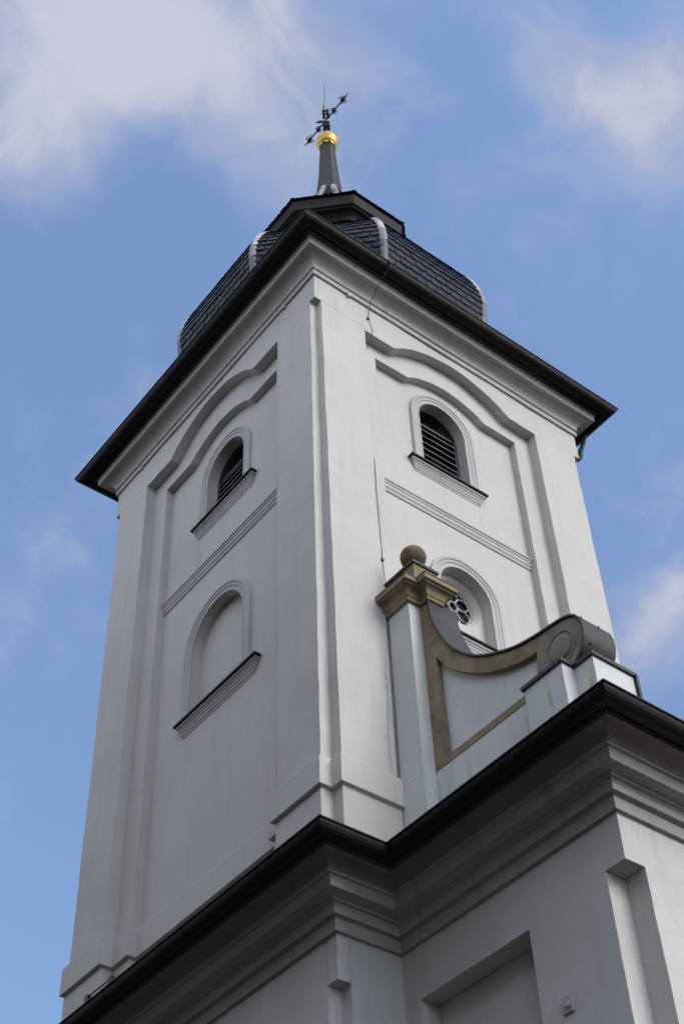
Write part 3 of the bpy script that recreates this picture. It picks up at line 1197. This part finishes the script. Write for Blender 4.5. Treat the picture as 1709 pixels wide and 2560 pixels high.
# bay side wall with a blind window
NY0, NY1, NZT, NZB = -.20, -2.16, -15.0, -19.2
hole = [(NY0, NZB), (NY0, NZT), (NY1, NZT), (NY1, NZB)]
ya = vsteps(WL, NY0, 3)
yb = vsteps(NY0, NY1, 12)
yc = vsteps(NY1, BY + N2, 7)
yd = vsteps(BY + N2, BY, 3)
m.grid([[(BX, y, z(h)) for y in ya] for h in hs + ht[1:]])
m.grid([[(BX, y, z(h)) for y in yb] for h in [q for q in hs if q >= NZT] + ht[1:]])
m.grid([[(BX, y, z(h)) for y in yb] for h in [q for q in hs if q <= NZB]])
m.grid([[(BX, y, z(h)) for y in yc] for h in hs + ht[1:]])
m.grid([[(BX, y, z(h)) for y in yd] for h in ht])
hm = [q for q in hs if NZB <= q <= NZT]
rim = [(NY0, h) for h in hm] + [(y, NZT) for y in yb[1:]] + [(NY1, h) for h in hm[::-1][1:]] + [(y, NZB) for y in yb[::-1][1:]]
m.grid([[(BX, a, z(b)) for a, b in rim], [(BX + .32, a, z(b)) for a, b in rim]])
m.face([(BX + .30, a, z(b)) for a, b in ((NY0 + .03, NZB - .03), (NY0 + .03, NZT + .03), (NY1 - .03, NZT + .03), (NY1 - .03, NZB - .03))])
# bay corner notch and front
m.grid([[(BX, BY + N2, z(h)), (BX + N2, BY + N2, z(h)), (BX + N2, BY, z(h))] for h in hs])
m.face([(BX, BY, z(NT)), (BX + N2, BY, z(NT)), (BX + N2, BY + N2, z(NT)), (BX, BY + N2, z(NT))])
m.grid([[(x, BY, z(h)) for x in vsteps(BX, BX + N2, 3) + vsteps(BX + N2, BX1, 8)[1:]] for h in ht])
m.grid([[(BX + N2 + (BX1 - BX - N2) * t / 8, BY, z(h)) for t in range(9)] for h in hs])
# the sides away from the picture
for a, b in (((BX1, BY), (BX1, WL)), ((BX1, WL), (W - WL, WL)), ((W - WL, WL), (W - WL, 7.09)), ((W - WL, 7.09), (WL, 7.09))):
    m.grid([[(a[0], a[1], z(h)), (b[0], b[1], z(h))] for h in (zg, ZW + .05)])
m.build('wall', M_PLW, body, wob=.007)

bpath = [(WL, 7.09), (WL, WL), (BX, WL), (BX, BY), (BX1, BY), (BX1, WL), (W - WL, WL), (W - WL, 7.09)]
LC = [(-.03, 0), (.055, .0), (.055, .175), (.062, .185), (.125, .19), (.128, .21), (.133, .29), (.15, .312), (.15, .322), (.195, .325), (.195, .362), (.215, .367), (.36, .372),
      (.365, .39), (.372, .50), (.385, .515), (.42, .52), (.42, .55), (.445, .555)] + bez((.445, .555), (.47, .61), (.66, .62), 5)[1:] + [(.69, .625), (.70, .78)]
k_ = [i for i, p in enumerate(LC) if p[0] >= .44][0]
m = MB()
m.sweep(bpath, [(o, z(ZW + h)) for o, h in LC[:k_ + 1]], closed=True)
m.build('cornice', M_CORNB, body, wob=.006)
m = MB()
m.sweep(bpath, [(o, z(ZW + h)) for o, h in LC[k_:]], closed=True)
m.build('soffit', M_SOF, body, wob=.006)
bj = [((WL, y + .04), (WL, y)) for y in (6.2, 4.2, 2.2, .5)] + [((x, WL), (x + .04, WL)) for x in (.72,)] + [((BX, y + .04), (BX, y)) for y in (-.9, -2.7)] + [((x, BY), (x + .04, BY)) for x in (1.55, 3.2)]
gutter('gutter', bpath, .69, z(ZW + .785), .135, body, True, bj, .0)
m = MB()
cap = [(WL - .78, 7.87), (WL - .78, WL - .78), (BX - .78, WL - .78), (BX - .78, BY - .78), (BX1 + .78, BY - .78), (BX1 + .78, WL - .78), (W - WL + .78, WL - .78), (W - WL + .78, 7.87)]
m.prism(cap, z(ZW + .79), z(ZW + .815), lambda a, b, h: (a, b, h))
m.build('eaves_sheet', M_LEAD, body)

# ------------------------------------------------------------------ scroll gable
gab = empty_thing('scroll_gable', 'scrolled parapet wall with brown stone band, pier and metal-covered volute above the bay', 'parapet', (1.75, -1.8, z(-13.46)))
XM, XP, XB = 1.49, 1.575, 2.00
VOL = [(-.66, -8.40), (-.699, -8.52), (-.72, -8.745), (-.765, -8.97), (-.834, -9.188), (-.924, -9.418), (-1.035, -9.641), (-1.15, -9.814), (-1.286, -9.981), (-1.443, -10.142), (-1.602, -10.266), (-1.761, -10.374), (-1.94, -10.465), (-2.179, -10.575), (-2.36, -10.64), (-2.52, -10.68), (-2.685, -10.712), (-2.859, -10.736), (-3.018, -10.752), (-3.18, -10.775), (-3.297, -10.80), (-3.38, -10.835), (-3.451, -10.885), (-3.509, -10.969), (-3.542, -11.09), (-3.551, -11.232), (-3.517, -11.36), (-3.464, -11.453), (-3.403, -11.522), (-3.332, -11.575)]
INN = [(-.742, -9.641), (-.81, -9.759), (-.906, -9.916), (-1.045, -10.083), (-1.244, -10.281), (-1.443, -10.44), (-1.64, -10.584), (-1.837, -10.70), (-2.093, -10.815), (-2.363, -10.90), (-2.55, -10.935), (-2.728, -10.957)]
fx = lambda a, b, d: (d, a, z(b))
zb = -13.46
m = MB()
# rendered core
m.prism([(-.3, zb), (-.3, -8.45)] + VOL + [(-3.25, -11.75), (-3.25, zb)], XP, XB, fx)
# rendered apron below the band
m.prism([(-.45, zb), (-.45, -11.60), (-3.25, -11.60), (-3.25, zb)], XM, XP - .001, fx)
# pier beside the tower
m.prism([(1.25, -.02), (1.25, -.5), (XM + .05, -.5), (XM + .05, -.69), (1.72, -.69), (1.72, -.02)], z(-8.42), z(zb), lambda a, b, h: (a, b, h))
# pier foot
m.prism([(1.232, -.03), (1.232, -.518), (XM - .012, -.518), (XM - .012, -.03)], z(-11.72), z(zb), lambda a, b, h: (a, b, h))
m.build('wall', M_ATT, gab, wob=.006)
# stone band round the panel
m = MB()
outer = [(-.501, -11.60), (-.501, -8.45)] + VOL[1:] + [(-3.25, -11.72), (-2.66, -11.72), (-2.66, -11.60)]
panel = [(-.77, -11.485)] + INN + [(-2.69, -11.1), (-2.66, -11.485)]
m.prism(outer, XM - .012, XP - .002, fx, [panel])
bo = m.build('stone_band', M_STONE, gab, wob=.004)
# joints in the stone band
for (a, b) in (((-.51, -9.62), (-.735, -9.60)), ((-1.75, -10.40), (-1.80, -10.66)), ((-2.62, -10.73), (-2.64, -10.93))):
    p, q = Vector((a[0], a[1])), Vector((b[0], b[1]))
    t = (q - p).normalized(); n_ = Vector((-t.y, t.x)) * .006
    m = MB()
    m.prism([tuple(p + n_), tuple(q + n_), tuple(q - n_), tuple(p - n_)], XM - .0145, XM - .008, fx)
    m.build('joint', M_STONEG, bo)
# volute disc
m = MB()
dc, dz_ = -3.12, -11.20
rows = []
for r, x in ((.285, XM - .010), (.275, XM - .030), (.245, XM - .032), (.235, XM - .004), (.21, XM - .004), (.195, XM - .040), (.15, XM - .048), (0.0, XM - .05)):
    rows.append([(x, dc + r * math.cos(2 * PI * i / 40), z(dz_ + r * math.sin(2 * PI * i / 40))) for i in range(40)])
m.grid(rows, smooth=False, closed=True)
m.build('volute_boss', M_STONEG, gab)
m = MB()
sf = [(-2.70, -10.97)] + [p for p in VOL if p[0] < -2.69 and p[1] > -11.6][1:] + [(-3.25, -11.71), (-2.655, -11.71), (-2.655, -11.3)]
sf = [(a + .0, b - .012 if b > -11 else b) for a, b in sf]
m.prism(sf, XM - .020, XM - .006, fx)
m.build('volute_face', M_STONEG, gab)
# metal covering that follows the curve
m = MB()
def offs(pts, d):
    out = []
    for i, p in enumerate(pts):
        a = Vector(pts[max(i - 1, 0)]); b = Vector(pts[min(i + 1, len(pts) - 1)])
        t = (b - a).normalized()
        n_ = Vector((t.y, -t.x))
        # outward is towards the sky / the front
        out.append((p[0] + (-n_.x) * d * -1 * -1, p[1] + (-n_.y) * d * -1 * -1))
    return out
o_in = offs(VOL, -.004); o_out = offs(VOL, -.032)
X0c, X1c = XM - .05, XB + .03
m.grid([[fx(a, b, X0c) for a, b in o_in], [fx(a, b, X0c) for a, b in o_out]])
m.grid([[fx(a, b, X0c) for a, b in o_out], [fx(a, b, X1c) for a, b in o_out]], smooth=True)
m.grid([[fx(a, b, X1c) for a, b in o_out], [fx(a, b, X1c) for a, b in o_in]])
m.grid([[fx(a, b, X0c) for a, b in o_in], [fx(a, b, X1c) for a, b in o_in]])
cov = m.build('metal_cover', M_SCROLL, gab)
for (k, x) in ((22, XM + .08), (22, XB - .1), (26, XM + .08)):
    m = MB()
    a, b = o_out[k]
    ellipsoid(m, fx(a, b, x), .02, .018, .018, 8)
    m.build('rivet', M_LEAD, cov)
# pier cap: mouldings and slab
ppath = [(1.25, .02), (1.25, -.5), (XM, -.5), (XM, -.69), (1.72, -.69), (1.72, .02)]
pm = [(-.03, -8.47), (.05, -8.465), (.055, -8.40), (.07, -8.385), (.075, -8.37)] + bez((.075, -8.37), (.08, -8.27), (.17, -8.25), 4)[1:] + [(.18, -8.24), (.18, -8.225), (.22, -8.215), (.225, -8.13), (-.03, -8.125)]
m = MB()
m.sweep(ppath, [(o, z(h)) for o, h in pm])
m.prism(ppath, z(-8.14), z(-8.13), lambda a, b, h: (a, b, h))
cap_o = m.build('pier_cap', M_STONE, gab, wob=.004)
m = MB()
m.sweep(ppath, [(-.03, z(-8.118)), (.232, z(-8.122)), (.232, z(-8.104)), (-.03, z(-8.09))])
m.build('cap_flashing', M_LEAD, cap_o)
m = MB()
m.box(1.252, 1.73, -.69, -.015, z(-8.13), z(-7.755))
m.build('cap_block', M_STONE, cap_o)
m = MB()
m.box(1.225, 1.76, -.72, .01, z(-7.753), z(-7.70))
m.build('cap_slab', M_LEAD, gab)
# low pier at the front end
m = MB()
lp_ = [(1.25, -2.57), (1.25, -3.27), (1.48, -3.27), (1.48, -3.60), (2.23, -3.60), (2.23, -2.57)]
m.prism(lp_, z(-11.66), z(zb), lambda a, b, h: (a, b, h))
m.build('end_pier', M_ATT, gab, wob=.006)
m = MB()
m.sweep(lp_, [(-.12, z(-11.66)), (.035, z(-11.662)), (.04, z(-11.61)), (-.12, z(-11.59))], closed=True)
m.prism([(1.36, -2.68), (1.36, -3.16), (1.59, -3.16), (1.59, -3.49), (2.12, -3.49), (2.12, -2.68)], z(-11.66), z(-11.592), lambda a, b, h: (a, b, h))
m.box(2.225, 2.27, -3.645, -3.55, z(zb), z(-11.63))
m.build('pier_flashing', M_LEAD, gab)

# ------------------------------------------------------------------ small things
m = MB()
bc = (1.46, -.48, z(-7.36))
prof = [(.10, -.66), (.16, -.62), (.16, -.52), (.09, -.45), (.075, -.36), (.09, -.30), (.105, -.20)]
Rb = .213
prof = [(.0, -.345), (.15, -.345), (.15, -.30), (.10, -.26), (.09, -.22)] + [(Rb * math.cos(t), Rb * math.sin(t)) for t in [-1.05 + i * (PI / 2 + 1.05) / 16 for i in range(17)]]
m.lathe(bc, prof, 32)
sb = m.build('stone_ball', mat_simple('weathered_sandstone', (.17, .132, .082), (.085, .07, .048), 5.5, .9, bump=.45, spec=.15))
tag(sb, 'round brown stone ball standing on the capped pier in front of the tower', 'stone ball')

m = MB()
m.tube([(1.335, -.775, z(.70)), (1.335, -.62, z(.52)), (1.332, -.40, z(.36)), (1.33, -.10, z(.10)), (1.315, -.06, z(-.12)), (1.306, -.03, z(-.39))], .008, 6)
m.tube([(1.306, -.03, z(-.37)), (1.345, -.03, z(-.50)), (1.40, -.02, z(-.72)), (1.385, .02, z(-.92)), (1.37, .20, z(-1.18)), (1.31, .205, z(-1.40)), (1.235, .205, z(-1.7)), (1.228, .19, z(-2.6)),
        (1.222, .10, z(-3.8)), (1.214, .0, z(-4.7)), (1.206, -.012, z(-5.02)), (1.201, -.012, z(-5.4)), (1.211, -.012, z(-6.28)), (1.218, -.012, z(-7.16)), (1.236, -.012, z(-7.72)), (1.245, -.02, z(-8.03))], .0065, 6)
m.box(1.28, 1.33, -.04, .0, z(-.42), z(-.36))
m.box(1.31, 1.36, -.80, -.74, z(.68), z(.76))
m.box(1.195, 1.24, -.03, .0, z(-7.19), z(-7.13))
wo = m.build('lightning_wire', M_WIRE)
tag(wo, 'thin dark wire hanging from the tower gutter down to the capped pier', 'wire')
m = MB()
m.tube([(7.58, .14, z(.66)), (7.54, .14, z(.50)), (7.50, .14, z(.34)), (7.42, .16, z(.10)), (7.34, .17, z(-.10)), (7.30, .18, z(-.28)), (7.22, .19, z(-.42)), (7.05, .22, z(-.50))], [.06, .06, .055, .05, .055, .065, .06, .06], 10)
po = m.build('rain_pipe', M_COPPER)
tag(po, 'short bent rain pipe below the far corner of the tower eaves', 'rain pipe')
m = MB()
gx = WL - .76 - .20
m.tube([(gx, 4.62, z(-13.40)), (gx, 3.98, z(-13.40))], .012, 6)
for y in (4.62, 3.98):
    m.box(gx - .03, gx + .03, y - .05, y + .05, z(-13.49), z(-13.385))
    m.tube([(gx, y + .07, z(-13.36)), (gx, y, z(-13.40))], .012, 5)
ro = m.build('gutter_rod', M_IRON)
tag(ro, 'short dark metal rod clamped on the lower gutter at the foot of the tower', 'rod')
wb = empty_thing('wall_bracket', 'small pale square plate with a grey peg on the shaded bay wall', 'wall bracket', (BX, -2.58, z(-16.2)))
m = MB()
m.prism([(-2.50, -16.04), (-2.66, -16.04), (-2.66, -16.22), (-2.50, -16.22)], BX - .025, BX + .01, fx)
m.build('plate', M_TRIM, wb)
m = MB()
m.tube([(BX - .02, -2.59, z(-16.14)), (BX - .09, -2.60, z(-16.15))], [.035, .04], 8)
m.build('peg', M_TRIM, wb)

# ------------------------------------------------------------------ unseen houses, added to block low sky from the shaded walls
M_HW = mat_simple('house_render', (.14, .11, .085), (.10, .085, .07), .6, .9, spec=.1)
M_HR = mat_simple('roof_tiles', (.14, .06, .04), (.09, .045, .035), 3, .85, spec=.1)


def house(x0, x1, y0, y1, eave, ridge, axis, front, label):
    h = empty_thing('unseen_house', label, 'house', ((x0 + x1) / 2, (y0 + y1) / 2, 0), 'unseen houses added to block low sky')
    m = MB()
    if axis == 'y':
        xm = (x0 + x1) / 2
        prof = [(x0, 0), (x1, 0), (x1, eave), (xm, ridge), (x0, eave)]
        m.prism(prof, y0, y1, lambda a, b, d: (a, d, b))
    else:
        ym = (y0 + y1) / 2
        prof = [(y0, 0), (y1, 0), (y1, eave), (ym, ridge), (y0, eave)]
        m.prism(prof, x0, x1, lambda a, b, d: (d, a, b))
    m.build('wall', M_HW, h)
    m = MB()
    if axis == 'y':
        prof = [(x0 - .5, eave - .25), (xm, ridge + .12), (x1 + .5, eave - .25), (x1 + .5, eave - .08), (xm, ridge + .34), (x0 - .5, eave - .08)]
        m.prism(prof, y0 - .4, y1 + .4, lambda a, b, d: (a, d, b))
    else:
        prof = [(y0 - .5, eave - .25), (ym, ridge + .12), (y1 + .5, eave - .25), (y1 + .5, eave - .08), (ym, ridge + .34), (y0 - .5, eave - .08)]
        m.prism(prof, x0 - .4, x1 + .4, lambda a, b, d: (d, a, b))
    m.build('roof', M_HR, h)
    L_ = (y1 - y0) if axis == 'y' else (x1 - x0)
    n = int(L_ / 2.6)
    for f in range(int((eave - 1) / 3)):
        for i in range(n):
            c_ = (y0 if axis == 'y' else x0) + L_ * (i + .5) / n
            w_ = MB()
            zz = 1.1 + 3.0 * f
            if axis == 'y':
                w_.box(front - .04, front + .04, c_ - .55, c_ + .55, zz, zz + 1.6)
            else:
                w_.box(c_ - .55, c_ + .55, front - .04, front + .04, zz, zz + 1.6)
            w_.build('window', M_GLASS, h)


house(-25, -14.6, -15, 5, 18.5, 24.5, 'y', -14.6, 'tall plain house with red tiled roof, added out of view to block low sky')
house(-25, -14.6, 6, 27, 17.5, 24, 'y', -14.6, 'house beside the tallest one, added out of view to block low sky')
